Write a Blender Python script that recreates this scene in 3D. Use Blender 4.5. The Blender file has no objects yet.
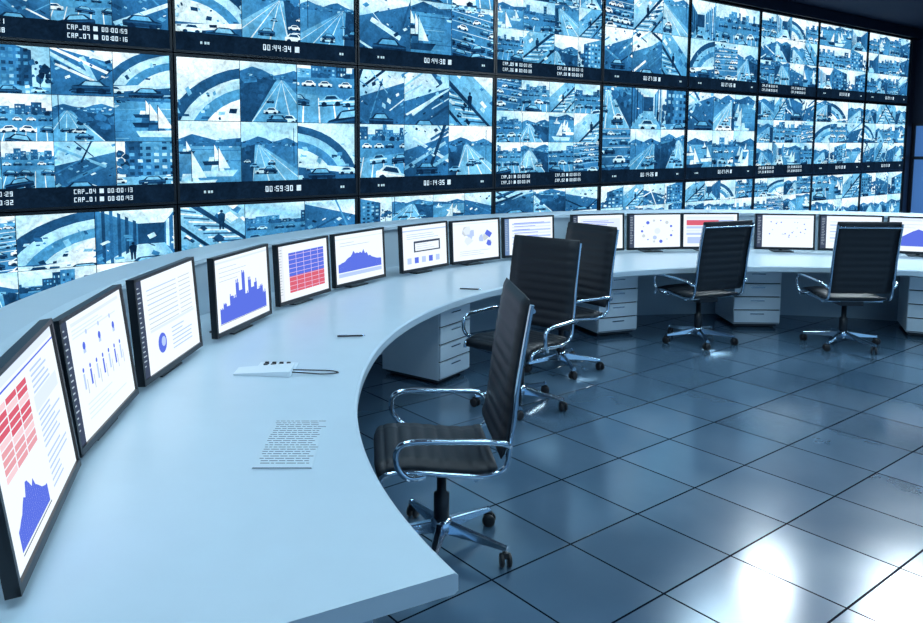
import bpy, math, random
from mathutils import Vector, Matrix
scene=bpy.context.scene
try:
    scene.view_settings.view_transform='Standard'
    scene.view_settings.look='None'
except Exception as e: print(e)

# ------------------------------------------------------------ materials
def new_mat(name):
    m=bpy.data.materials.new(name); m.use_nodes=True
    nt=m.node_tree; b=nt.nodes.get('Principled BSDF')
    return m,nt,b
def pbr(name,col,rough=.5,metal=0,noise=0,nscale=30,bump=0,spec=None):
    m,nt,b=new_mat(name)
    b.inputs['Roughness'].default_value=rough; b.inputs['Metallic'].default_value=metal
    if spec is not None: b.inputs['Specular IOR Level'].default_value=spec
    tc=nt.nodes.new('ShaderNodeTexCoord'); n=nt.nodes.new('ShaderNodeTexNoise')
    n.inputs['Scale'].default_value=nscale; n.inputs['Detail'].default_value=4
    nt.links.new(tc.outputs['Object'],n.inputs['Vector'])
    r=nt.nodes.new('ShaderNodeValToRGB')
    r.color_ramp.elements[0].color=tuple(c*(1-noise) for c in col)+(1,)
    r.color_ramp.elements[1].color=tuple(min(1,c*(1+noise)) for c in col)+(1,)
    nt.links.new(n.outputs['Fac'],r.inputs['Fac']); nt.links.new(r.outputs['Color'],b.inputs['Base Color'])
    if bump:
        bp=nt.nodes.new('ShaderNodeBump'); bp.inputs['Strength'].default_value=bump; bp.inputs['Distance'].default_value=.002
        nt.links.new(n.outputs['Fac'],bp.inputs['Height']); nt.links.new(bp.outputs['Normal'],b.inputs['Normal'])
    return m
def emis_attr(name,strength,noise=0):
    m,nt,b=new_mat(name); nt.nodes.remove(b)
    N=nt.nodes;L=nt.links
    out=N['Material Output']; e=N.new('ShaderNodeEmission')
    a=N.new('ShaderNodeAttribute'); a.attribute_name='Col'
    e.inputs['Strength'].default_value=strength
    if noise:
        tc=N.new('ShaderNodeTexCoord')
        prev=None
        for sc,am,det in ((4.5,noise*.8,3),(26,noise*.8,6)):
            n=N.new('ShaderNodeTexNoise'); n.inputs['Scale'].default_value=sc; n.inputs['Detail'].default_value=det; n.inputs['Roughness'].default_value=.7; n.inputs['Distortion'].default_value=.8
            L.new(tc.outputs['Object'],n.inputs['Vector'])
            mr=N.new('ShaderNodeMapRange'); mr.inputs['From Min'].default_value=.35; mr.inputs['From Max'].default_value=.65
            mr.inputs['To Min'].default_value=1-am; mr.inputs['To Max'].default_value=1+am
            L.new(n.outputs['Fac'],mr.inputs['Value'])
            vm=N.new('ShaderNodeVectorMath'); vm.operation='SCALE'
            L.new(prev or a.outputs['Color'],vm.inputs[0]); L.new(mr.outputs['Result'],vm.inputs['Scale'])
            prev=vm.outputs['Vector']
        L.new(prev,e.inputs['Color'])
    else: L.new(a.outputs['Color'],e.inputs['Color'])
    L.new(e.outputs[0],out.inputs['Surface'])
    return m
def emis(name,col,s):
    m,nt,b=new_mat(name)
    b.inputs['Base Color'].default_value=col+(1,); b.inputs['Emission Color'].default_value=col+(1,)
    b.inputs['Emission Strength'].default_value=s
    return m

M_desk=pbr('desk_laminate',(.54,.67,.76),.32,noise=.04,nscale=6)
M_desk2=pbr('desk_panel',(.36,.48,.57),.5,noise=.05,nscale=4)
M_cab=pbr('cabinet_lacquer',(.70,.81,.88),.4,noise=.03)
M_gap=pbr('dark_gap',(.03,.04,.05),.7)
M_black=pbr('black_plastic',(.004,.008,.014),.35,noise=.1)
M_leather=pbr('black_upholstery',(.006,.010,.016),.5,noise=.3,nscale=120,bump=.3)
M_chrome=pbr('chrome',(.50,.64,.76),.16,1.0,noise=.03)
M_rubber=pbr('caster_rubber',(.01,.01,.012),.5,noise=.1)
M_white=pbr('white_plastic',(.72,.83,.90),.35,noise=.02)
M_paper=pbr('paper',(.57,.69,.77),.7,noise=.02)
M_ink=pbr('ink',(.04,.06,.10),.7)
M_wall=pbr('wall_paint',(.010,.022,.055),.6,noise=.1,nscale=3)
M_wall2=pbr('wall_paint_light',(.25,.36,.46),.7,noise=.05,nscale=3)
M_ceil=pbr('ceiling_paint',(.010,.018,.05),.8,noise=.1,nscale=2)
M_trim=pbr('dark_trim',(.007,.012,.028),.4)
M_vid=emis_attr('cctv_picture',1.22,.30)
M_ui=emis_attr('monitor_picture',1.15)
M_fill=emis('desk_fill_panel',(.62,.85,1.0),23)
M_hot=emis('lamp_panel_bright',(.80,.93,1.0),125)
M_glow=emis('floor_glow_panel',(.60,.84,1.0),13)
M_blue=emis('blue_glass',(.07,.20,.50),.55)

TILE=.50
def floor_mat():
    m,nt,b=new_mat('floor_tiles')
    N=nt.nodes; L=nt.links
    tc=N.new('ShaderNodeTexCoord'); sp=N.new('ShaderNodeSeparateXYZ'); L.new(tc.outputs['Object'],sp.inputs[0])
    def math_(op,a,bv=None,c=None):
        n=N.new('ShaderNodeMath'); n.operation=op
        for i,v in enumerate((a,bv,c)):
            if v is None: continue
            if isinstance(v,(int,float)): n.inputs[i].default_value=v
            else: L.new(v,n.inputs[i])
        return n.outputs[0]
    ds=[];fl=[]
    for ax in ('X','Y'):
        d=math_('DIVIDE',math_('ADD',sp.outputs[ax],60.0),TILE)
        fr=math_('FRACT',d); fl.append(math_('FLOOR',d))
        e=math_('MINIMUM',fr,math_('SUBTRACT',1.0,fr)); ds.append(e)
    edge=math_('MINIMUM',ds[0],ds[1])
    mask=math_('GREATER_THAN',edge,.0095)
    cb=N.new('ShaderNodeCombineXYZ'); L.new(fl[0],cb.inputs[0]); L.new(fl[1],cb.inputs[1])
    wn=N.new('ShaderNodeTexWhiteNoise'); L.new(cb.outputs[0],wn.inputs['Vector'])
    ns=N.new('ShaderNodeTexNoise'); ns.inputs['Scale'].default_value=2.5; ns.inputs['Detail'].default_value=5; L.new(tc.outputs['Object'],ns.inputs['Vector'])
    v=math_('ADD',math_('MULTIPLY',wn.outputs['Value'],.45),math_('MULTIPLY',ns.outputs['Fac'],.5))
    r=N.new('ShaderNodeValToRGB'); r.color_ramp.elements[0].color=(.050,.100,.160,1); r.color_ramp.elements[1].color=(.10,.185,.275,1)
    L.new(v,r.inputs['Fac'])
    mx=N.new('ShaderNodeMix'); mx.data_type='RGBA'
    L.new(mask,mx.inputs['Factor']); mx.inputs['A'].default_value=(.004,.007,.014,1); L.new(r.outputs['Color'],mx.inputs['B'])
    L.new(mx.outputs['Result'],b.inputs['Base Color'])
    rr=math_('ADD',math_('MULTIPLY',ns.outputs['Fac'],.10),.12)
    rough=math_('ADD',rr,math_('MULTIPLY',math_('SUBTRACT',1.0,mask),.6)); L.new(rough,b.inputs['Roughness'])
    sps=math_('MULTIPLY',mask,.95); L.new(sps,b.inputs['Specular IOR Level'])
    b.inputs['IOR'].default_value=1.95
    bp=N.new('ShaderNodeBump'); bp.inputs['Strength'].default_value=.5; bp.inputs['Distance'].default_value=.003
    L.new(mask,bp.inputs['Height']); L.new(bp.outputs['Normal'],b.inputs['Normal'])
    return m
M_floor=floor_mat()

# ------------------------------------------------------------ mesh builder
class B:
    def __init__(s): s.v=[];s.f=[];s.m=[];s.c=[];s.sm=[];s.mats=[]
    def mi(s,mat):
        if mat not in s.mats: s.mats.append(mat)
        return s.mats.index(mat)
    def add(s,vs,fs,mat,col=(1,1,1),smooth=False,T=None):
        o=len(s.v); k=s.mi(mat)
        for p in vs:
            p=Vector(p)
            s.v.append(T@p if T else p)
        for f in fs:
            s.f.append([i+o for i in f]); s.m.append(k); s.c.append(col); s.sm.append(smooth)
    def box(s,c,d,mat,T=None,ch=0):
        x,y,z=c; a,b,h=d[0]/2,d[1]/2,d[2]/2
        vs=[(x+i*a,y+j*b,z+k*h) for k in(-1,1) for j in(-1,1) for i in(-1,1)]
        s.add(vs,[(0,2,3,1),(4,5,7,6),(0,1,5,4),(2,6,7,3),(0,4,6,2),(1,3,7,5)],mat,T=T)
    def tube(s,pts,r,mat,n=10,T=None,smooth_pts=4,rads=None):
        P=[Vector(p) for p in pts]
        if smooth_pts>1 and len(P)>2:
            Q=[]
            for i in range(len(P)-1):
                p0=P[max(i-1,0)];p1=P[i];p2=P[i+1];p3=P[min(i+2,len(P)-1)]
                for k in range(smooth_pts):
                    t=k/smooth_pts
                    Q.append(.5*((2*p1)+(-p0+p2)*t+(2*p0-5*p1+4*p2-p3)*t*t+(-p0+3*p1-3*p2+p3)*t**3))
            Q.append(P[-1]); P=Q
        vs=[];fs=[]
        t=(P[1]-P[0]).normalized(); up=Vector((0,0,1)) if abs(t.z)<.9 else Vector((1,0,0))
        nrm=t.cross(up).normalized()
        for i,p in enumerate(P):
            t=(P[min(i+1,len(P)-1)]-P[max(i-1,0)]).normalized()
            nrm=(nrm-t*nrm.dot(t)).normalized(); bn=t.cross(nrm)
            rr=r if rads is None else rads[0]+(rads[1]-rads[0])*i/(len(P)-1)
            for k in range(n):
                a=2*math.pi*k/n; vs.append(p+nrm*math.cos(a)*rr+bn*math.sin(a)*rr)
        for i in range(len(P)-1):
            for k in range(n):
                a=i*n+k;b=i*n+(k+1)%n; fs.append((a,b,b+n,a+n))
        s.add(vs,fs,mat,smooth=True,T=T)
        s.add([vs[k] for k in range(n)],[tuple(range(n))[::-1]],mat,T=T)
        s.add([vs[(len(P)-1)*n+k] for k in range(n)],[tuple(range(n))],mat,T=T)
    def lathe(s,prof,mat,c=(0,0,0),n=20,axis='Z',T=None):
        vs=[];fs=[]
        for r,z in prof:
            for k in range(n):
                a=2*math.pi*k/n
                if axis=='Z': vs.append((c[0]+r*math.cos(a),c[1]+r*math.sin(a),c[2]+z))
                else: vs.append((c[0]+z,c[1]+r*math.cos(a),c[2]+r*math.sin(a)))
        for i in range(len(prof)-1):
            for k in range(n):
                a=i*n+k;b=i*n+(k+1)%n; fs.append((a,b,b+n,a+n))
        s.add(vs,fs,mat,smooth=True,T=T)
    def arc(s,prof,t0,t1,n,mat,smooth=False):
        m=len(prof);vs=[];fs=[]
        for i in range(n+1):
            td=t0+(t1-t0)*i/n; t=math.radians(td)
            q=max(0,min(1,(8-td)/35)); dr=.078*q*q*(3-2*q)     # desk narrows a little towards its end
            for r,z in prof:
                if r<4: r=r+dr
                vs.append((-r*math.cos(t),r*math.sin(t),z))
        for i in range(n):
            for k in range(m):
                a=i*m+k;b=i*m+(k+1)%m; fs.append((a,a+m,b+m,b))
        fs.append(tuple(range(m))); fs.append(tuple(n*m+k for k in range(m))[::-1])
        s.add(vs,fs,mat,smooth=smooth)
    def obj(s,name,loc=(0,0,0),rz=0,parent=None,bevel=0,autos=False):
        me=bpy.data.meshes.new(name); me.from_pydata([tuple(v) for v in s.v],[],s.f)
        for m in s.mats: me.materials.append(m)
        me.polygons.foreach_set('material_index',s.m); me.polygons.foreach_set('use_smooth',s.sm)
        ca=me.color_attributes.new('Col','FLOAT_COLOR','CORNER')
        flat=[]
        for p,c in zip(me.polygons,s.c):
            if isinstance(c,list):
                for q in c: flat.extend((q[0],q[1],q[2],1.0))
            else:
                for _ in range(p.loop_total): flat.extend((c[0],c[1],c[2],1.0))
        ca.data.foreach_set('color',flat)
        me.update()
        o=bpy.data.objects.new(name,me); scene.collection.objects.link(o)
        o.location=loc; o.rotation_euler[2]=rz
        if parent: o.parent=parent
        if bevel:
            b=o.modifiers.new('bevel','BEVEL'); b.width=bevel; b.segments=2; b.limit_method='ANGLE'; b.angle_limit=math.radians(50)
        return o

def clip(poly,x0=0,x1=1,y0=0,y1=1):
    def cut(P,ins,inter):
        out=[]
        for i in range(len(P)):
            a=P[i-1];b=P[i]
            if ins(b):
                if not ins(a): out.append(inter(a,b))
                out.append(b)
            elif ins(a): out.append(inter(a,b))
        return out
    def ix(v): return lambda a,b:(v,a[1]+(b[1]-a[1])*(v-a[0])/(b[0]-a[0]))
    def iy(v): return lambda a,b:(a[0]+(b[0]-a[0])*(v-a[1])/(b[1]-a[1]),v)
    P=list(poly)
    for ins,inter in ((lambda p:p[0]>=x0,ix(x0)),(lambda p:p[0]<=x1,ix(x1)),(lambda p:p[1]>=y0,iy(y0)),(lambda p:p[1]<=y1,iy(y1))):
        if len(P)<3: return []
        P=cut(P,ins,inter)
    return P if len(P)>=3 else []

# ------------------------------------------------------------ CCTV feeds
def ramp(v):
    st=[(0,(.003,.016,.048)),(.25,(.010,.066,.17)),(.45,(.026,.17,.40)),(.60,(.070,.33,.60)),(.76,(.20,.56,.82)),(.88,(.48,.80,.94)),(1,(.82,.95,1.0))]
    v=max(0,min(1,v))
    for (a,ca),(b,cb) in zip(st,st[1:]):
        if v<=b:
            t=(v-a)/(b-a); return tuple(x+(y-x)*t for x,y in zip(ca,cb))
    return st[-1][1]
def R(x,y,w,h): return [(x,y),(x+w,y),(x+w,y+h),(x,y+h)]
def car(x,y,s,v,flip=1,ang=0):
    def q(P):
        c,sn=math.cos(ang),math.sin(ang)
        return [(x+flip*(px*c-py*sn)*s,y+(px*sn+py*c)*s) for px,py in P]
    return [(q([(-.55,-.02),(.55,-.02),(.55,-.08),(-.55,-.08)]),.05),
            (q([(-.52,0),(.52,0),(.54,.16),(.50,.20),(.34,.23),(.2,.37),(.12,.40),(-.20,.40),(-.28,.38),(-.42,.23),(-.52,.2),(-.54,.14)]),v),
            (q([(-.52,.12),(.53,.12),(.54,.16),(-.54,.18)]),min(1,v+.2)),
            (q([(-.34,.22),(.26,.22),(.16,.36),(-.22,.36)]),.15 if v>.4 else .7),
            (q([(-.4,-.1),(-.2,-.1),(-.18,.06),(-.3,.12),(-.42,.06)]),.02),
            (q([(.2,-.1),(.4,-.1),(.42,.06),(.3,.12),(.18,.06)]),.02)]
def person(x,y,s,v):
    return [([(x-.08*s,y),(x-.02*s,y),(x,y+.42*s),(x-.10*s,y+.42*s)],v),([(x+.03*s,y),(x+.09*s,y),(x+.10*s,y+.42*s),(x,y+.42*s)],v),
            ([(x-.11*s,y+.4*s),(x+.11*s,y+.4*s),(x+.14*s,y+.72*s),(x+.05*s,y+.80*s),(x-.05*s,y+.80*s),(x-.14*s,y+.72*s)],v),
            ([(x+.06*s*math.cos(a),y+.88*s+.08*s*math.sin(a)) for a in [i*math.pi/4 for i in range(8)]],v)]
def blob(x,y,q,r,n=9,asp=1):
    return [(x+q*r.uniform(.6,1.25)*math.cos(2*math.pi*i/n),y+asp*q*r.uniform(.6,1.25)*math.sin(2*math.pi*i/n)) for i in range(n)]
def clutter(r,n,x0,x1,y0,y1,smin,smax,vals,dirs=(0,)):
    out=[]
    for i in range(n):
        x,y=r.uniform(x0,x1),r.uniform(y0,y1); w=r.uniform(smin,smax)*.75; h=w*r.uniform(.15,.9); a=r.choice(dirs)+r.uniform(-.1,.1)
        c,sn=math.cos(a),math.sin(a); k=r.uniform(-.4,.4)
        out.append(([(x+px*c-py*sn,y+px*sn+py*c) for px,py in ((0,0),(w,0),(w+h*k,h),(h*k,h))],max(0,min(1,r.choice(vals)+r.uniform(-.1,.1)))))
    return out
def feed(kind,r):
    L=[]
    if kind==0:   # car park
        L.append((R(0,0,1,1),.60)); L.append((R(0,.66,1,.34),.92))
        x=0
        while x<1:
            w=r.uniform(.06,.2); h=r.uniform(.04,.24); L.append((R(x,.6,w,h),r.uniform(.2,.6)))
            for k in range(3):
                for q in range(3): L.append((R(x+w*(.12+.28*k),.62+q*h*.28,w*.16,h*.14),r.uniform(.1,.9)))
            x+=w
        for k in range(7): L.append((blob(r.random(),.61,r.uniform(.03,.07),r),r.uniform(.1,.35)))
        L.append(([(0,.3),(1,.42),(1,.58),(0,.6)],.5))
        for i in range(6): L.append(([(i*.2,.0),(i*.2+.02,0),(i*.17+.12,.35),(i*.17+.107,.35)],.95))
        for i in range(5): L+=car(.1+i*.21+r.uniform(-.04,.04),.49,.15,r.choice([.1,.25,.9]),r.choice([-1,1]))
        for i in range(3): L+=car(.15+i*.36+r.uniform(-.06,.06),.28,.27,r.choice([.08,.2,.7,.95]),r.choice([-1,1]),-.08)
        L+=car(r.uniform(.2,.8),.02,.5,r.choice([.08,.9]),r.choice([-1,1]),-.15)
    elif kind==1: # curved canopy / ship hull
        L.append((R(0,0,1,1),.88))
        cx=r.choice([-.1,.15,.9,1.1])
        for k in range(4):
            rr=1.1-.13*k
            L.append(([(cx+rr*math.cos(a),-.1+rr*.9*math.sin(a)) for a in [math.pi*i/20 for i in range(21)]],[.25,.8,.55,.92][k]))
        L+=clutter(r,30,0,1,.1,.6,.02,.12,[.2,.5,.75],(0,1.2))
        L.append((R(0,0,1,.24),.35)); L.append(([(0,.24),(1,.1),(1,.2),(0,.3)],.95))
        L+=clutter(r,20,0,1,.0,.2,.03,.14,[.1,.4,.9],(0,))
        L+=car(.4,.05,.4,.1); L+=car(.8,.12,.25,.9)
    elif kind==2: # highway
        L.append((R(0,0,1,1),.5)); L.append((R(0,.66,1,.34),.92))
        L.append(([(0,.64),(.1,.70),(.2,.74),(.32,.70),(.45,.67),(.58,.73),(.7,.76),(.85,.70),(1,.66),(1,.6),(0,.6)],.42))
        L+=clutter(r,34,0,1,.58,.67,.02,.08,[.15,.3,.6,.8])
        vx=r.uniform(.2,.8)
        L.append(([(-.3,0),(1.1,0),(vx+.05,.62),(vx-.03,.62)],.68))
        for k in range(4):
            xx=-.1+k*.3; L.append(([(xx,0),(xx+.025,0),(vx+.003,.62),(vx,.62)],.95))
        L.append(([(.8,0),(1.4,0),(1.2,.5),(vx+.06,.63)],.22))
        for k in range(12): L.append((blob(vx+.14+r.uniform(0,.6),r.uniform(.3,.6),r.uniform(.03,.09),r),r.uniform(.10,.4)))
        for k in range(7): s_=r.uniform(.08,.26); L+=car(vx+r.uniform(-.35,.3),.5-s_*1.6,s_,r.choice([.08,.15,.6,.95]),r.choice([-1,1]))
        L.append((R(r.uniform(.05,.2),.3,.012,.6),.12))
    elif kind==3: # corridor
        L.append((R(0,0,1,1),.4)); cx=r.uniform(.3,.7)
        L.append(([(0,0),(1,0),(cx+.12,.4),(cx-.12,.4)],.75)); L.append(([(0,1),(1,1),(cx+.12,.68),(cx-.12,.68)],.88))
        L.append((R(cx-.12,.4,.24,.28),.2))
        for k in range(6):
            a=k*.16; b_=a+.07
            for sx in(-1,1):
                xa=cx+sx*(.5-a*.42); xb=cx+sx*(.5-b_*.42)
                L.append(([(xa,.02+a*.4),(xb,.02+b_*.4),(xb,1-b_*.33),(xa,1-a*.33)],r.uniform(.1,.35) if sx<0 else r.uniform(.6,.95)))
        L+=clutter(r,26,0,1,.05,.5,.02,.12,[.15,.5,.9],(0,.6,-.6))
        L+=car(cx,.05,.45,r.choice([.1,.9])); L+=person(cx+r.uniform(-.3,.3),.2,.25,.05)
    elif kind==5: # roofs and beams
        L.append((R(0,0,1,1),.38)); L.append(([(0,.5),(1,.8),(1,1),(0,1)],.88))
        for k in range(14):
            x=r.uniform(-.5,1.2); y=r.uniform(-.2,1.1); a=r.choice([.5,.6,-.5,2.3,1.2]); w=r.uniform(.01,.07); l=r.uniform(.4,1.3)
            dx,dy=math.cos(a),math.sin(a)
            L.append(([(x,y),(x+l*dx,y+l*dy),(x+l*dx-w*dy,y+l*dy+w*dx),(x-w*dy,y+w*dx)],r.choice([.08,.3,.5,.75,.95])))
        L+=clutter(r,44,0,1,0,1,.02,.11,[.1,.35,.6,.9],(.5,-.5))
        L+=car(.5,.08,.45,.1)
    elif kind==6: # dense cars
        L.append((R(0,0,1,1),.45)); L.append((R(0,.84,1,.16),.85))
        L+=clutter(r,20,0,1,.8,.9,.03,.1,[.15,.4,.7])
        sk=r.uniform(-.15,.15)
        for j in range(6):
            y=.76-.15*j; s=.11+.04*j; n=int(1/s)+1
            L.append(([(0,y-.06),(1,y-.06+sk),(1,y-.05+sk),(0,y-.05)],.85))
            for i in range(n):
                if r.random()<.85: L+=car(i*s*1.12+.05*r.random(),y+sk*i*s,s,r.choice([.05,.2,.6,.9,1]),r.choice([-1,1]),sk)
    elif kind==7: # stairs
        L.append((R(0,0,1,1),.65)); L+=clutter(r,30,0,1,.3,1,.05,.2,[.4,.65,.95],(.8,))
        for k in range(14):
            L.append(([(0+k*.07,0+k*.055),(.45+k*.05,0+k*.06),(.45+k*.05,.022+k*.06),(k*.07,.022+k*.055)],.25 if k%2 else .9))
        L.append(([(0,.0),(.05,0),(1,.85),(1,.95)],.08)); L.append(([(.5,0),(.56,0),(1,.45),(1,.52)],.1))
        L.append(([(0,.5),(0,1),(.6,1)],.88)); L+=person(.5,.35,.3,.04)
        L+=clutter(r,20,.5,1,.0,.4,.04,.14,[.1,.5,.9],(0,.8))
    elif kind==8: # building facade + tree
        L.append((R(0,0,1,1),.93)); L.append(([(0,0),(.7,0),(.7,.8),(0,1)],.5)); L.append(([(.5,0),(.7,0),(.7,.8),(.5,.86)],.3))
        for j in range(6):
            for i in range(6): L.append((R(.03+.11*i,.22+.11*j,.065,.055),r.choice([.1,.8,.2,.6])))
        L.append(([(0,0),(1,0),(1,.18),(0,.22)],.66))
        for k in range(20):
            L.append((blob(.82+r.uniform(-.14,.14),.42+r.uniform(-.18,.18),r.uniform(.02,.07),r),r.uniform(.08,.45)))
        L.append((R(.81,.1,.014,.3),.08)); L+=car(.35,.06,.35,.1); L+=car(.8,.1,.2,.9); L+=car(.1,.14,.2,.7)
        L+=clutter(r,12,0,1,.0,.2,.03,.1,[.3,.9])
    elif kind==9: # harbour: boats on water
        L.append((R(0,0,1,1),.54)); L.append((R(0,.68,1,.32),.92))
        L.append(([(0,.66),(.3,.78),(.6,.7),(1,.74),(1,.62),(0,.62)],.35))
        for k in range(16): L.append((R(r.uniform(-.2,1),r.uniform(0,.6),r.uniform(.1,.5),.01),r.choice([.4,.62,.75])))
        for k in range(4):
            x,y,s=r.uniform(.05,.9),.52-.15*k,.16+.1*k
            L.append(([(x-.6*s,y+.2*s),(x+.7*s,y+.24*s),(x+.5*s,y),(x-.5*s,y)],r.choice([.95,.1,.85])))
            L.append(([(x-.3*s,y+.2*s),(x+.2*s,y+.22*s),(x+.1*s,y+.42*s),(x-.25*s,y+.42*s)],r.choice([.3,.9])))
            L.append((R(x-.02*s,y+.2*s,.03*s,.9*s),.1)); L.append(([(x,y+.3*s),(x+.4*s,y+.3*s),(x,y+1.05*s)],.95))
        L+=clutter(r,20,0,1,.58,.72,.02,.08,[.15,.5,.8])
    return L
SEG={'0':'abcdef','1':'bc','2':'abged','3':'abgcd','4':'fgbc','5':'afgcd','6':'afgedc','7':'abc','8':'abcdefg','9':'abcdfg','C':'afed','A':'abcefg','P':'abefg','_':'d'}
def glyphs(txt,x,y,h,asp):
    w=h*.55*asp; t=h*.16; tx=t*asp; out=[]
    for ch in txt:
        if ch==':': out+= [R(x+w*.3,y+h*.2,tx,t),R(x+w*.3,y+h*.62,tx,t)]; x+=w*.8; continue
        if ch==' ': x+=w; continue
        if ch=='#': out.append(R(x,y,h*.9*asp,h)); x+=h*1.2*asp; continue
        s=SEG.get(ch,'')
        if 'a' in s: out.append(R(x,y+h-t,w,t))
        if 'g' in s: out.append(R(x,y+h/2-t/2,w,t))
        if 'd' in s: out.append(R(x,y,w,t))
        if 'f' in s: out.append(R(x,y+h/2,tx,h/2))
        if 'e' in s: out.append(R(x,y,tx,h/2))
        if 'b' in s: out.append(R(x+w-tx,y+h/2,tx,h/2))
        if 'c' in s: out.append(R(x+w-tx,y,tx,h/2))
        x+=w*1.45
    return out

ANG=math.atan2(.597,.802); U=Vector((math.cos(ANG),math.sin(ANG),0)); NV=Vector((-math.sin(ANG),math.cos(ANG),0)); D=7.5
PW=2.145; rows=[(2.736,4.216),(1.254,2.736),(.02,1.254)]
def video_display(col,row,r):
    z0,z1=rows[row]; W=PW-.012; H=z1-z0-.012
    b=B(); b.box((0,.05,0),(W,.08,H),M_black)
    bz=.024
    for c,d in (((0,.0,H/2-bz/2),(W,.022,bz)),((0,.0,-H/2+bz/2),(W,.022,bz)),((-W/2+bz/2,.0,0),(bz,.022,H-2*bz)),((W/2-bz/2,.0,0),(bz,.022,H-2*bz))): b.box(c,d,M_black)
    iw,ih=W-2*bz,H-2*bz; cap=.125*1.48/ (z1-z0)
    def emit(P,colr,k):
        y=.0085-.00008*k
        b.add([(-iw/2+px*iw,y,-ih/2+py*ih) for px,py in P],[tuple(range(len(P)))],M_vid,colr)
    lay=[(4,3),(4,3),(3,2),(3,2),(4,3),(3,2),(3,2),(4,3),(3,3),(4,3)][(col+row*2)%10 if row!=1 else col%10]
    nc,nr=lay
    xs=[0]+[ (i/nc)+r.uniform(-.03,.03) for i in range(1,nc)]+[1]
    ys=[cap+(1-cap)*j/nr for j in range(nr+1)]
    for i in range(nc):
        for j in range(nr):
            kind=r.choice([0,0,0,1,2,2,2,3,5,5,6,7,8,9,9]); g=r.uniform(.90,1.08); z=r.uniform(0,.5)
            ox,oy=r.uniform(0,z),r.uniform(0,z); mir=r.random()<.5
            ga,gb=r.uniform(-.14,.14),r.uniform(-.05,.16)
            cw,chh=xs[i+1]-xs[i],ys[j+1]-ys[j]; k=0
            for P,v in feed(kind,r):
                P=[((px*(1+z)-ox),(py*(1+z)-oy)) for px,py in P]
                P=clip(P)
                if not P: continue
                if mir: P=[(1-px,py) for px,py in P]
                gc=r.uniform(-.08,.08)
                cols=[ramp(v*g+ga*(px-.5)+gb*(py-.3)+gc*(1 if q%2 else -1)) for q,(px,py) in enumerate(P)]
                emit([(xs[i]+px*cw*.99,ys[j]+py*chh*.99) for px,py in P],cols,k); k+=1
    emit(R(0,0,1,cap),(.004,.013,.030),190)
    asp=ih/iw
    two=(col%3==1)
    if two:
        for q,x0 in enumerate((.05,.55)):
            for p in range(2):
                for P in glyphs('CAP_0%d # 00:00:%02d'%(r.randint(1,9),r.randint(10,59)),x0,cap*(.2+.42*p),cap*.24,asp): emit(P,(.6,.8,.95),194)
    else:
        for P in glyphs('00:%02d:%02d #'%(r.randint(10,59),r.randint(10,59)),.45,cap*.34,cap*.34,asp): emit(P,(.6,.8,.95),194)
        for P in glyphs('# ##',.12,cap*.4,cap*.14,asp)+glyphs('##',.9,cap*.4,cap*.14,asp): emit(P,(.4,.6,.7),194)
    s=2.83+PW*(col-1)-PW/2
    c=U*s+NV*(D)+Vector((0,0,(z0+z1)/2))
    b.obj('video_wall_display',tuple(c),ANG)
rng=random.Random(23)
for col in range(0,10):
    for row in range(3): video_display(col,row,rng)

# ------------------------------------------------------------ room shell
def slab(name,c,d,mat):
    b=B(); b.box((0,0,0),d,mat); p=U*c[0]+NV*c[1]+Vector((0,0,c[2])); return b.obj(name,tuple(p),ANG)
S0,S1=-5.0,20.4; N0,N1=-6.0,D+.1
slab('floor',((S0+S1)/2,(N0+N1)/2,-.05),(S1-S0,N1-N0,.1),M_floor)
slab('ceiling',((S0+S1)/2,(N0+N1)/2,4.5),(S1-S0,N1-N0,.1),M_ceil)
slab('wall_back',((S0+S1)/2,N1+.05,2.2),(S1-S0,.1,4.5),M_wall)
slab('wall_right',(S1+.05,(N0+N1)/2,2.2),(.1,N1-N0+.2,4.5),M_wall)
slab('wall_left',(S0-.05,(N0+N1)/2,2.2),(.1,N1-N0+.2,4.5),M_wall2)
slab('trim_1',((S0+S1)/2,N1-.09,4.33),(S1-S0-.02,.16,.2),M_trim)
slab('trim_2',(20.13,N1-.07,2.1),(.24,.12,4.2),M_trim)
b=B(); b.box((0,0,0),(.03,5.2,2.2),M_blue)
for y in (-2.6,-1.3,0,1.3,2.6): b.box((-.03,y,0),(.06,.06,2.28),M_trim)
for z in (-1.12,.35,1.12): b.box((-.03,0,z),(.06,5.3,.07),M_trim)
p=U*(S1-.02)+NV*4.85+Vector((0,0,1.18)); b.obj('window_1',tuple(p),ANG)

def lamp(x,y,w,d,mat):
    b=B(); b.box((0,0,0),(w,d,.02),mat)
    for sx in(-1,1): b.box((sx*(w/2+.02),0,.005),(.04,d+.08,.04),M_white)
    for sy in(-1,1): b.box((0,sy*(d/2+.02),.005),(w,.04,.04),M_white)
    b.obj('ceiling_light',(x,y,4.425),ANG)  # name shared by the hotspot lamps and the added fill panels
for x,y in ((-1.2,.8),(-1.2,4.2),(1.2,2.2),(1.6,6.0),(4.2,3.4),(4.8,6.6),(7.6,5.6),(4.0,0.0)): lamp(x,y,1.2,.6,M_fill)  # unseen panels added to light the desk softly from above
lamp(5.2,10.5,.42,.42,M_hot); lamp(6.5,9.4,1.1,.55,M_hot)
lamp(4.0,9.3,1.2,.6,M_glow); lamp(8.4,10.4,1.2,.6,M_glow)  # unseen soft panels added to widen the glow on the floor

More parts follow.
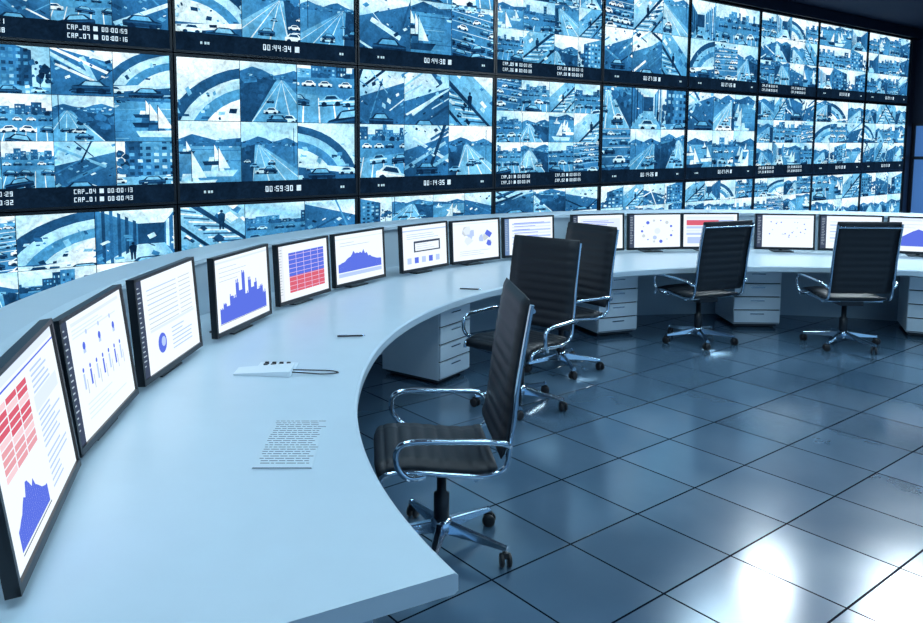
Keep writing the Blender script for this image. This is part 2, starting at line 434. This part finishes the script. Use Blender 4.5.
# ------------------------------------------------------------ control desk
CX,CY=3.42,3.70; ZD=.70
b=B()
T0,T1=-27.5,150
b.arc([(3.60,ZD-.052),(3.612,ZD-.06),(5.05,ZD-.06),(5.05,ZD),(3.612,ZD),(3.60,ZD-.008)],T0,T1,160,M_desk)
b.arc([(4.98,ZD+.0),(5.04,ZD+.0),(5.04,1.06),(4.98,1.06)],T0,T1,160,M_desk)
b.arc([(4.95,1.06),(5.28,1.06),(5.28,1.085),(5.26,1.10),(5.0,1.10),(4.955,1.085)],T0,T1,160,M_desk)
b.arc([(5.20,0.0),(5.26,0.0),(5.26,1.06),(5.20,1.06)],T0,T1,160,M_desk2)
b.arc([(4.70,0.0),(4.74,0.0),(4.74,ZD-.06),(4.70,ZD-.06)],T0,T1,160,M_desk2)
for t in (-26.6,149): b.arc([(3.84,0),(5.2,0),(5.2,ZD-.06),(3.84,ZD-.06)],t-.4,t+.4,1,M_desk2)
b.obj('control_desk',(CX,CY,0))

def polar(t,r): t=math.radians(t); return (CX-r*math.cos(t),CY+r*math.sin(t))
def cabinet(t,rf,w=.42,d=.55,h=.60):
    b=B(); b.box((0,d/2,h/2+.02),(w,d,h-.04),M_cab)
    b.box((0,d/2,.03),(w-.04,d-.04,.03),M_gap)
    n=4; hh=(h-.06)/n
    for i in range(n):
        z=.05+hh*(i+.5)
        b.box((0,-.009,z),(w-.006,.018,hh-.012),M_cab)
        b.box((0,-.022,z+hh*.22),(w*.30,.010,.010),M_chrome)
    b.box((0,.004,h/2+.02),(w-.01,.01,h-.05),M_gap)
    for sx in(-1,1):
        for sy in (.06,d-.06): b.lathe([(0,-.012),(.02,-.012),(.02,.012),(0,.012)],M_rubber,(sx*(w/2-.05),sy,.02),12,'X')
    x,y=polar(t,rf); b.obj('drawer_cabinet',(x,y,0),math.radians(90-t),bevel=.003)
cabinet(37.5,3.78); cabinet(70.5,3.95,w=.44); cabinet(92.5,4.05,w=.46,d=.5); cabinet(115,3.98,w=.46)

# ------------------------------------------------------------ monitors
Wt=(.84,.93,1.0); BL=(.10,.16,.72); LB=(.45,.58,.92); RD=(.66,.12,.18); GY=(.55,.62,.68); DK=(.05,.07,.12); PB=(.70,.80,.93)
def area(x0,x1,y0,h,r,n=14,col=BL):
    out=[]; w=(x1-x0)/n
    hs=[h*(.35+.65*math.exp(-((i/n-.45)/.28)**2)*r.uniform(.65,1.1)) for i in range(n+1)]
    for i in range(n): out.append(([(x0+i*w,y0),(x0+(i+1)*w,y0),(x0+(i+1)*w,y0+hs[i+1]),(x0+i*w,y0+hs[i])],col))
    return out
def text(x0,x1,y1,n,st,r,col=GY,h=.014):
    return [(R(x0,y1-i*st,(x1-x0)*r.uniform(.4,1),h),col) for i in range(n)]
def circ(x,y,q,col,a=1.55): return [([(x+q*math.cos(i*math.pi/8),y+q*a*math.sin(i*math.pi/8)) for i in range(16)],col)]
def ui(k,r):
    L=[(R(0,0,1,1),Wt)]
    side=lambda c=DK:[(R(0,0,.10,1),c)]+[(R(.02,.92-i*.05,r.uniform(.03,.06),.012),(.4,.5,.6)) for i in range(17)]
    if k==0:
        L+=[(R(0,.93,1,.07),PB),(R(0,.9,1,.012),BL)]
        for i in range(9):
            for j in range(3): L.append((R(.10+j*.14,.46+i*.045,.13,.036),(RD if i>3 else (.75,.35,.4)) if (i+j)%4 else (.85,.6,.65)))
        L+=text(.58,.92,.85,15,.035,r,LB)+[(R(.56,.6,.38,.1),PB)]
        L+=area(.1,.5,.08,.30,r,18)+[(R(.1,.06,.42,.008),DK)]; L+=text(.58,.92,.3,6,.04,r,LB)
    elif k==1:
        L+=side(); L+=[(R(.14,.92,.8,.03),PB)]+text(.14,.9,.88,3,.03,r,PB)
        for i in range(3): L+=circ(.28+i*.25,.72,.022,BL)+circ(.34+i*.2,.82,.014,LB)+[(R(.26+i*.25,.66,.04,.03),LB)]
        for i in range(7): L+=[(R(.2+i*.105,.38,.024,.13),BL if i%2 else LB),(R(.24+i*.105,.33,.014,.12),GY)]+circ(.212+i*.105,.54,.013,BL)
        L+=text(.2,.85,.25,4,.04,r,PB)
    elif k==2:
        L+=side()
        for j in range(9): L+=[(R(.16,.86-j*.05,.5,.012),GY if j%3 else LB),(R(.7,.86-j*.05,.22,.012),GY)]
        L+=circ(.33,.26,.07,BL)+circ(.35,.27,.035,LB)+text(.5,.9,.35,6,.045,r,LB)+[(R(.16,.42,.78,.03),PB)]
    elif k==3:
        L+=[(R(0,.93,1,.03),PB)]; L+=text(.08,.7,.86,4,.06,r,GY,.01)
        hs=[.2,.26,.22,.34,.3,.5,.38,.62,.3,.48,.36,.42,.3,.33,.22]
        for i in range(15): L.append((R(.07+i*.058,.1,.0585,hs[i]),BL))
        for i in range(30): L.append((R(.07+i*.029,.1,.016,hs[i//2]+r.uniform(-.02,.06)),BL))
        L.append((R(.05,.09,.9,.006),DK))
    elif k==4:
        L+=side((.75,.8,.85)); L+=[(R(.2,.3,.72,.55),BL),(R(.2,.12,.72,.3),RD)]
        for i in range(9): L.append((R(.2,.16+i*.08,.72,.008),(.8,.6,.8)))
        for i in range(4): L.append((R(.34+i*.15,.12,.008,.73),(.7,.6,.9)))
    elif k==5:
        L+=[(R(0,.9,1,.02),PB)]+area(.06,.95,.22,.45,r,26,BL)+[(R(.06,.12,.89,.08),LB)]+text(.1,.8,.82,2,.06,r)
    elif k==6:
        L+=[(R(0,.88,1,.03),LB)]+text(.1,.9,.8,3,.05,r,LB)+[(R(.25,.38,.6,.26),DK),(R(.28,.41,.54,.18),Wt)]
        for i in range(5): L.append((R(.1+i*.16,.12,.09,.14),BL if i%2 else LB))
        L+=text(.3,.75,.55,3,.05,r)
    elif k==7:
        L+=[(R(0,.93,1,.02),PB)]
        for q in range(12):
            x,y,s=r.uniform(.2,.85),r.uniform(.35,.8),r.uniform(.03,.09)
            L.append(([(x+s*r.uniform(.5,1.3)*math.cos(a*1.05),y+s*r.uniform(.8,2)*math.sin(a*1.05)) for a in range(6)],r.choice([BL,LB,PB,GY])))
        L+=text(.15,.8,.22,3,.05,r)
    elif k==8:
        L+=side((.15,.25,.45))
        for i in range(8): L.append((R(.16,.82-i*.09,.8,.045),PB if i%2 else LB))
        L+=text(.2,.9,.86,9,.09,r,BL)
    elif k==9:
        L+=side(); L+=[(R(.15,.5,.8,.4),PB)]+area(.2,.9,.12,.3,r,10,LB)+text(.2,.85,.82,6,.05,r,BL)
    elif k==10:
        L+=side()
        for i in range(14): L+=circ(.55+.3*math.cos(i*.45),.5+.33*math.sin(i*.45),.014+.01*(i%3),BL if i%2 else GY)
        L+=circ(.55,.5,.06,PB); L+=circ(.5,.3,.04,LB)
    elif k==11:
        for i in range(6): L.append((R(.06,.86-i*.1,.88,.07),LB if i%2 else PB))
        L+=[(R(.06,.66,.6,.16),RD),(R(.08,.1,.35,.2),LB)]; L+=text(.5,.9,.28,4,.05,r)
    elif k==12:
        L+=side()
        for q in range(22): L+=circ(r.uniform(.2,.9),r.uniform(.2,.8),.012,BL if q%2 else GY)
        L+=[(R(.15,.9,.8,.03),PB)]
    elif k==13:
        L+=side()
        for i in range(7): L.append((R(.16,.8-i*.1,.6+.2*(i%2),.04),LB if i%2 else PB))
        L+=[(R(.55,.15,.35,.25),BL)]
    else:
        L+=[(R(0,.9,1,.1),PB)]+area(.1,.9,.15,.55,r,9,BL)+text(.1,.6,.8,3,.05,r)
    return L
def monitor(t,w,k,rad=4.60,rot=None,hh=.635,tl=3.5):
    r=random.Random(k*5+3); h=w*hh; z0=ZD+.03
    if rot is None: rot=t
    b=B(); tilt=math.radians(tl)
    T=Matrix.Translation((0,0,z0))@Matrix.Rotation(-tilt,4,'X')
    b.box((0,.018,h/2),(w,.03,h),M_black,T); b.box((0,.045,h*.5),(w*.72,.03,h*.62),M_black,T)
    bz=.016
    for c,d in (((0,-.001,h-bz/2),(w,.012,bz)),((0,-.001,bz*.8),(w,.012,bz*1.6)),((-w/2+bz/2,-.001,h/2),(bz,.012,h)),((w/2-bz/2,-.001,h/2),(bz,.012,h))): b.box(c,d,M_black,T)
    iw=w-2*bz; ih=h-bz*2.6
    for i,(P,c) in enumerate(ui(k,r)):
        P=clip(P)
        if not P: continue
        b.add([(-iw/2+x*iw,.0028-.00006*i,bz*1.6+y*ih) for x,y in P],[tuple(range(len(P)))],M_ui,c,T=T)
    b.box((0,.10,.004),(w*.34,.17,.008),M_black,Matrix.Translation((0,0,ZD)))
    b.tube([(0,.13,ZD+.006),(0,.12,ZD+.12),(0,.085,ZD+.22)],.018,M_black)
    x,y=polar(t,rad); b.obj('computer_monitor',(x,y,0),math.radians(90-rot))
mons=[(-18.2,.82,4.69,-12.5,.65,8),(-7.9,.73,4.63,-3,.69,7),(2.4,.75,4.57,6,.67,4.5),(13.5,.71,4.50,16.5,.66,2.5),(24.8,.66,4.52,27,.65,3),(34.5,.67,4.53,34.5,.63,3),
 (45.3,.64,4.53,42,.65,3),(53.9,.63,4.56,52,.645,3),(62.4,.63,4.58,62,.635,3),(73.0,.62,4.6,73,.635,3),(81.2,.61,4.6,81,.635,3),(88.8,.61,4.6,88.8,.635,3),
 (98.5,.60,4.6,98.5,.635,3),(106.4,.60,4.6,106.4,.635,3),(114.3,.60,4.6,114.3,.635,3),(124,.6,4.6,124,.635,3),(132,.6,4.6,132,.635,3),(140,.6,4.6,140,.635,3)]
for i,(t,w,ra,ro,hh,tl) in enumerate(mons): monitor(t,w,i%15,ra,ro,hh,tl)

# ------------------------------------------------------------ chairs
def catm(P,k=6):
    P=[Vector((p[0],p[1],0)) for p in P];Q=[]
    for i in range(len(P)-1):
        p0=P[max(i-1,0)];p1=P[i];p2=P[i+1];p3=P[min(i+2,len(P)-1)]
        for j in range(k):
            t=j/k; Q.append(.5*((2*p1)+(-p0+p2)*t+(2*p0-5*p1+4*p2-p3)*t*t+(-p0+3*p1-3*p2+p3)*t**3))
    Q.append(P[-1]); return Q
def sling(b,path,hw,mat,rib=.062,th=.016):
    Q=catm(path,14); s=[0]
    for a,c in zip(Q,Q[1:]): s.append(s[-1]+(c-a).length)
    vs=[];nx=7; m=len(Q)
    for i,q in enumerate(Q):
        t=(Q[min(i+1,m-1)]-Q[max(i-1,0)]).normalized(); n=Vector((-t.y,t.x,0))
        k=th*(.55+.45*abs(math.sin(math.pi*s[i]/rib))**.5)
        e=min(1,min(s[i],s[-1]-s[i])/.03); k*=max(.15,e**.5)
        row=[]
        for sd in (1,-1):
            rng_=range(nx) if sd==1 else range(nx-1,-1,-1)
            for j in rng_:
                x=(-1+2*j/(nx-1))*hw; kk=k*(1-.5*abs(x/hw)**6)
                row.append((x,q.x+n.x*kk*sd,q.y+n.y*kk*sd))
        vs+=row
    w=2*nx; fs=[]
    for i in range(m-1):
        for j in range(w):
            a=i*w+j;c=i*w+(j+1)%w; fs.append((a,c,c+w,a+w))
    fs.append(tuple(range(w))[::-1]); fs.append(tuple((m-1)*w+j for j in range(w)))
    b.add(vs,fs,mat,smooth=True)
def chair(x,y,fx,fy,base_rot=0,dz=0):
    e=bpy.data.objects.new('office_chair',None); scene.collection.objects.link(e)
    e.location=(x,y,0); e.rotation_euler[2]=math.atan2(-fx,fy)
    seat=[(.29,.435),(.27,.478),(.16,.49),(0,.475),(-.14,.468),(-.215,.485)]
    back=[(-.225,.53),(-.255,.66),(-.275,.82+dz*.3),(-.30,.98+dz*.6),(-.335,1.15+dz)]
    b=B(); sling(b,seat,.255,M_leather,th=.026); b.obj('seat',parent=e)
    b=B(); sling(b,back,.27,M_leather,th=.019); b.obj('backrest',parent=e)
    b=B()
    rail=seat[:5]+[(-.235,.50),(-.257,.60),(-.272,.70),(-.285,.83+dz*.3),(-.31,.98+dz*.6),(-.34,1.14+dz)]
    for sx in(-1,1):
        b.tube([(sx*.272,p[0]-.004,p[1]-.012) for p in rail],.0115,M_chrome,8)
        b.tube([(sx*.275,.10,.46),(sx*.325,.17,.475),(sx*.335,.215,.53),(sx*.335,.215,.60),(sx*.335,.16,.632),(sx*.335,.0,.632),(sx*.335,-.18,.628),(sx*.315,-.24,.61),(sx*.275,-.258,.585)],.013,M_chrome,8)
    b.tube([(-.27,.12,.445),(.27,.12,.445)],.011,M_chrome,8); b.tube([(-.27,-.12,.44),(.27,-.12,.44)],.011,M_chrome,8)
    b.tube([(-.27,-.352,1.10+dz),(.27,-.352,1.10+dz)],.010,M_chrome,8)
    b.obj('frame',parent=e)
    b=B(); b.box((0,0,.42),(.20,.26,.045),M_black)
    b.lathe([(0,.10),(.036,.10),(.036,.26),(.022,.27),(.022,.40),(0,.40)],M_black)
    b.tube([(.09,0,.42),(.24,.02,.415),(.27,.02,.41)],.007,M_black,8)
    b.obj('mechanism',parent=e)
    b=B(); b.lathe([(0,.075),(.05,.075),(.055,.10),(.05,.135),(.03,.15),(0,.15)],M_chrome)
    c=B()
    for i in range(5):
        a=base_rot+2*math.pi*i/5; d=Vector((math.cos(a),math.sin(a),0)); p=Vector((-d.y,d.x,0))
        vs=[];
        for rr,hw,z0,z1 in ((.03,.026,.08,.135),(.18,.021,.078,.112),(.325,.014,.07,.09)):
            vs+=[d*rr-p*hw+Vector((0,0,z0)),d*rr+p*hw+Vector((0,0,z0)),d*rr+p*hw*.6+Vector((0,0,z1)),d*rr-p*hw*.6+Vector((0,0,z1))]
        fs=[(q*4+j,q*4+(j+1)%4,q*4+4+(j+1)%4,q*4+4+j) for q in range(2) for j in range(4)]+[(0,1,2,3),(11,10,9,8)]
        b.add(vs,fs,M_chrome)
        T=Matrix.Translation(d*.315)@Matrix.Rotation(a+.6,4,'Z')
        for sx in(-1,1): c.lathe([(0,-.009),(.024,-.009),(.031,-.005),(.031,.005),(.024,.009),(0,.009)],M_rubber,(sx*.017,-.01,.031),16,'X',T=T)
        c.tube([(0,0,.04),(0,0,.085)],.009,M_rubber,8,T=T)
        c.box((0,-.006,.055),(.02,.04,.026),M_rubber,T)
    b.obj('star_base',parent=e,bevel=.003); c.obj('casters',parent=e)
chair(.19,3.43,-.995,-.04,.38,.06)
chair(.85,5.42,-.66,-.75,.9,.02)
chair(1.33,6.33,-.78,-.5,.2,.03)
chair(2.80,7.2,-.34,.93,.5,.02)
chair(4.08,7.05,.04,.99,.1,.03)

# ------------------------------------------------------------ desk items
def place(name,b,x,y,rz,bevel=0): b.obj(name,(x,y,ZD+.001),rz,bevel=bevel)
b=B()
vs=[(-.17,-.06,0),(.12,-.08,0),(.12,.06,0),(-.17,.05,0),(-.17,-.06,.008),(.12,-.08,.03),(.12,.06,.034),(-.17,.05,.010)]
b.add(vs,[(0,3,2,1),(4,5,6,7),(0,1,5,4),(1,2,6,5),(2,3,7,6),(3,0,4,7)],M_white)
b.box((.02,.11,.004),(.20,.10,.007),M_white)
for i in range(4):
    for j in range(2): b.box((-.04+i*.038,.09+j*.035,.013),(.020,.016,.012),M_black)
b.tube([(.12,.0,.015),(.2,.03,.006),(.30,.03,.005),(.35,.0,.005),(.28,-.03,.005),(.2,-.02,.005),(.12,-.03,.012)],.0035,M_black,6)
place('desk_telephone',b,-.66,3.85,math.radians(-3),.004)
b=B(); b.box((0,0,.0015),(.215,.50,.002),M_paper)
rr=random.Random(4)
for i in range(21):
    x=-.09+rr.uniform(-.006,.006)
    while x<.085:
        w_=rr.uniform(.01,.035); b.box((x+w_/2,.225-i*.0215,.003),(w_,.004,.0006),M_ink); x+=w_+.005
b.box((0,-.247,.0032),(.21,.004,.001),M_ink)
place('printed_document',b,-.42,2.92,math.radians(0))
def pen(x,y,rz):
    b=B(); b.tube([(-.075,0,.006),(.075,0,.006)],.0055,M_black,8); b.tube([(.075,0,.006),(.092,0,.006)],.004,M_chrome,8,rads=(.005,.001)); b.box((-.04,0,.0125),(.05,.004,.002),M_chrome)
    place('pen',b,x,y,rz)
pen(-.30,4.58,.1); pen(.55,6.1,-.2)

# ------------------------------------------------------------ world, camera
w=bpy.data.worlds.new('World'); scene.world=w; w.use_nodes=True
bg=w.node_tree.nodes['Background']; bg.inputs['Color'].default_value=(.30,.57,.90,1); bg.inputs['Strength'].default_value=.9
cam=bpy.data.cameras.new('camera'); co=bpy.data.objects.new('camera',cam); scene.collection.objects.link(co)
co.location=(0,0,1.85); co.rotation_euler=(math.radians(90)-math.atan(.1),0,0)
cam.sensor_fit='HORIZONTAL'; cam.sensor_width=36; cam.lens=780/923*36
cam.shift_x=(461.5-400)/923; cam.shift_y=-(311.5-222)/923
cam.clip_start=.02; cam.clip_end=100
scene.camera=co
